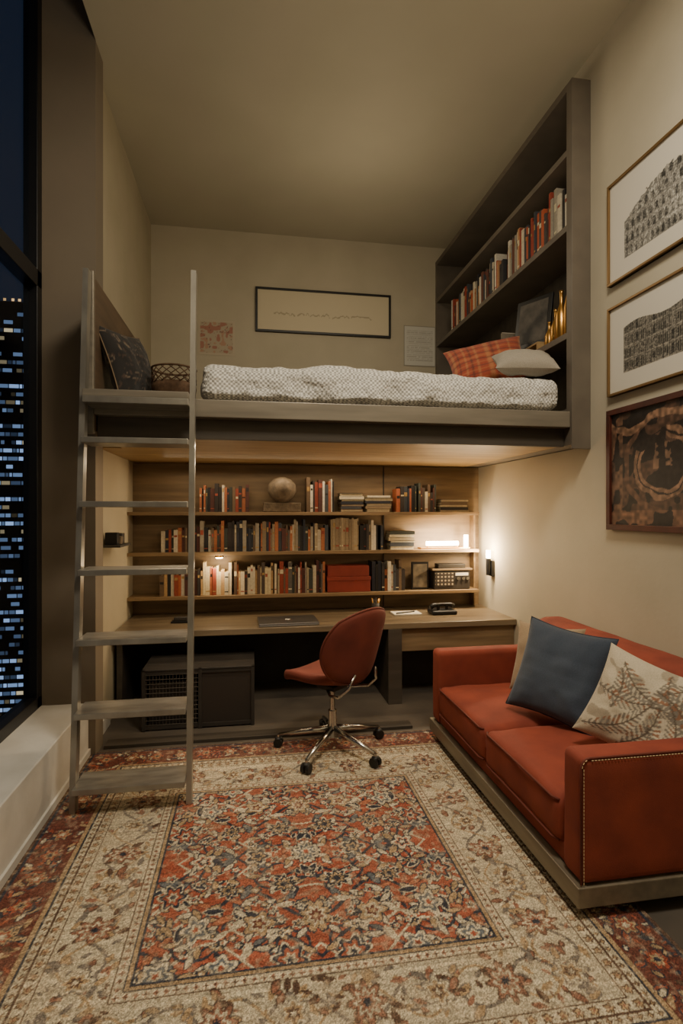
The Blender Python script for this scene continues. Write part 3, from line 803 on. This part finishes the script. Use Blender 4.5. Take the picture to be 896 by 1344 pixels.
# ------------------------------------------------------------ chair
b=B('swivel_desk_chair')
cx,cy=.50,3.36
Mc=Matrix.Translation((cx,cy,0))@Matrix.Rotation(math.radians(42),4,'Z')
def seatdef(v,n_):
    sx=math.sqrt(max(0,1-.32*n_[1]**2)); sy=math.sqrt(max(0,1-.32*n_[0]**2))
    v.x*=sx; v.y=v.y*sy
    v.z+= .035*n_[0]**2 - .03*max(0,n_[1])**3 + .02*max(0,-n_[1])**2
    return v
b.rbox((-.235,-.20,.445),(.235,.29,.505),.029,M_rustd,cell=.03,M=Mc,deform=seatdef)
n=30
def bp(u,v,off):
    a,bb=u,v
    x=a*math.sqrt(1-.42*bb*bb); y=bb*math.sqrt(1-.42*a*a)
    wdt=.285*(1+.08*y); X=wdt*x
    Z=.70+.225*y
    Y=-.205-.07*(y+1)/2*1.3+.10*(x*x)*(1-.2*y)
    t=.028*(max(0,(1-u**6)*(1-v**6)))**.5
    return (X,Y+off*t,Z)
vs=[];fs=[]
for s_ in (1,-1):
    o=len(vs)
    for j in range(n+1):
        for i in range(n+1): vs.append(bp(-1+2*i/n,-1+2*j/n,s_))
    for j in range(n):
        for i in range(n):
            a_=o+j*(n+1)+i;q=(a_,a_+1,a_+n+2,a_+n+1); fs.append(q if s_==-1 else q[::-1])
b.mesh(vs,fs,M_rustd,True,Mc)
rim=[bp(math.cos(t)*1.0/max(abs(math.cos(t)),abs(math.sin(t))),math.sin(t)/max(abs(math.cos(t)),abs(math.sin(t))),0) for t in [2*math.pi*i/64 for i in range(65)]]
b.tube(rim,.007,M_pipe,6,Mc)
for sx in (-1,1):
    b.tube([(sx*.05,0,.40),(sx*.12,-.08,.395),(sx*.15,-.17,.41),(sx*.14,-.235,.47),(sx*.10,-.255,.55)],.009,M_chrome,8,Mc)
b.box((-.07,-.07,.40),(.07,.07,.43),M_dark,.006,Mc)
b.cyl((0,0,.43),(0,0,.455),.05,M_dark,M=Mc)
b.cyl((0,0,.22),(0,0,.41),.016,M_chrome,M=Mc); b.cyl((0,0,.12),(0,0,.26),.027,M_chrome,M=Mc); b.cyl((0,0,.10),(0,0,.16),.045,M_chrome,r2=.032,M=Mc)
b.tube([(.05,.02,.40),(.12,.06,.385),(.2,.09,.38)],.006,M_chrome,6,Mc)
for k in range(5):
    a=math.radians(72*k+20); ca,sa=math.cos(a),math.sin(a)
    b.tube([(cx+.02*ca,cy+.02*sa,.145),(cx+.15*ca,cy+.15*sa,.122),(cx+.34*ca,cy+.34*sa,.088)],[.022,.018,.012],M_chrome,8)
    px,py=cx+.345*ca,cy+.345*sa
    b.cyl((px,py,.05),(px,py,.09),.009,M_chrome)
    for s_ in (-1,1):
        q=Vector((-sa,ca,0)); c0=Vector((px,py,.0418)); b.cyl(c0+q*s_*.006,c0+q*s_*.026,.0275,M_rubber,n=20)
    b.lathe([(.012,0),(.024,.004),(.022,.014),(.01,.02)],(px,py,.055),M_rubber,14)
b.finish()

# ------------------------------------------------------------ lights
def area(name,loc,rot,size,e,col,sy=None):
    l=bpy.data.lights.new(name,'AREA'); l.size=size; l.energy=e; l.color=col
    if sy: l.shape='RECTANGLE'; l.size_y=sy
    o=bpy.data.objects.new(name,l); o.location=loc; o.rotation_euler=rot; scene.collection.objects.link(o); return o
def point(name,loc,e,col,r=.04):
    l=bpy.data.lights.new(name,'POINT'); l.energy=e; l.color=col; l.shadow_soft_size=r
    o=bpy.data.objects.new(name,l); o.location=loc; scene.collection.objects.link(o); return o
W=(1,.88,.69)
area('overhead_fill',(.75,1.1,4.30),(0,0,0),.8,102,W)  # added overhead fill for the room's general light, no fixture
area('upward_fill',(.5,.0,2.6),(math.pi,0,0),.7,42,W)  # unseen upward fill, added to brighten the ceiling directly
point('loft_fill',(.9,4.2,3.4),13,(1,.83,.58),.3)  # fill light added in mid-air over the loft, no lamp body
point('sconce_lamp',(R-.13,4.52,1.18),20,(1,.74,.44),.03)
area('shelf_lamp_glow',(1.70,4.60,1.30),(math.radians(30),0,0),.35,9,(1,.80,.52),.05)
point('puck_lamp',(-.27,4.60,1.06),3.2,(1,.76,.46),.03)
area('desk_strip_lamp',(.45,3.45,1.91),(0,0,0),2.2,16,(1,.78,.50),.06)
area('shelf_strip_lamp',(.5,4.55,1.90),(math.radians(-10),0,0),2.4,8,(1,.78,.50),.04)

w=bpy.data.worlds.new('night_sky'); scene.world=w; w.use_nodes=True
w.node_tree.nodes['Background'].inputs[0].default_value=(.012,.018,.032,1); w.node_tree.nodes['Background'].inputs[1].default_value=.8

cam=bpy.data.cameras.new('camera'); cam.sensor_fit='VERTICAL'; cam.sensor_height=36; cam.lens=36*711/1344; cam.clip_end=300
co=bpy.data.objects.new('camera',cam); co.location=(0,0,1.5); co.rotation_euler=(math.pi/2,0,-math.radians(9.42)); scene.collection.objects.link(co); scene.camera=co
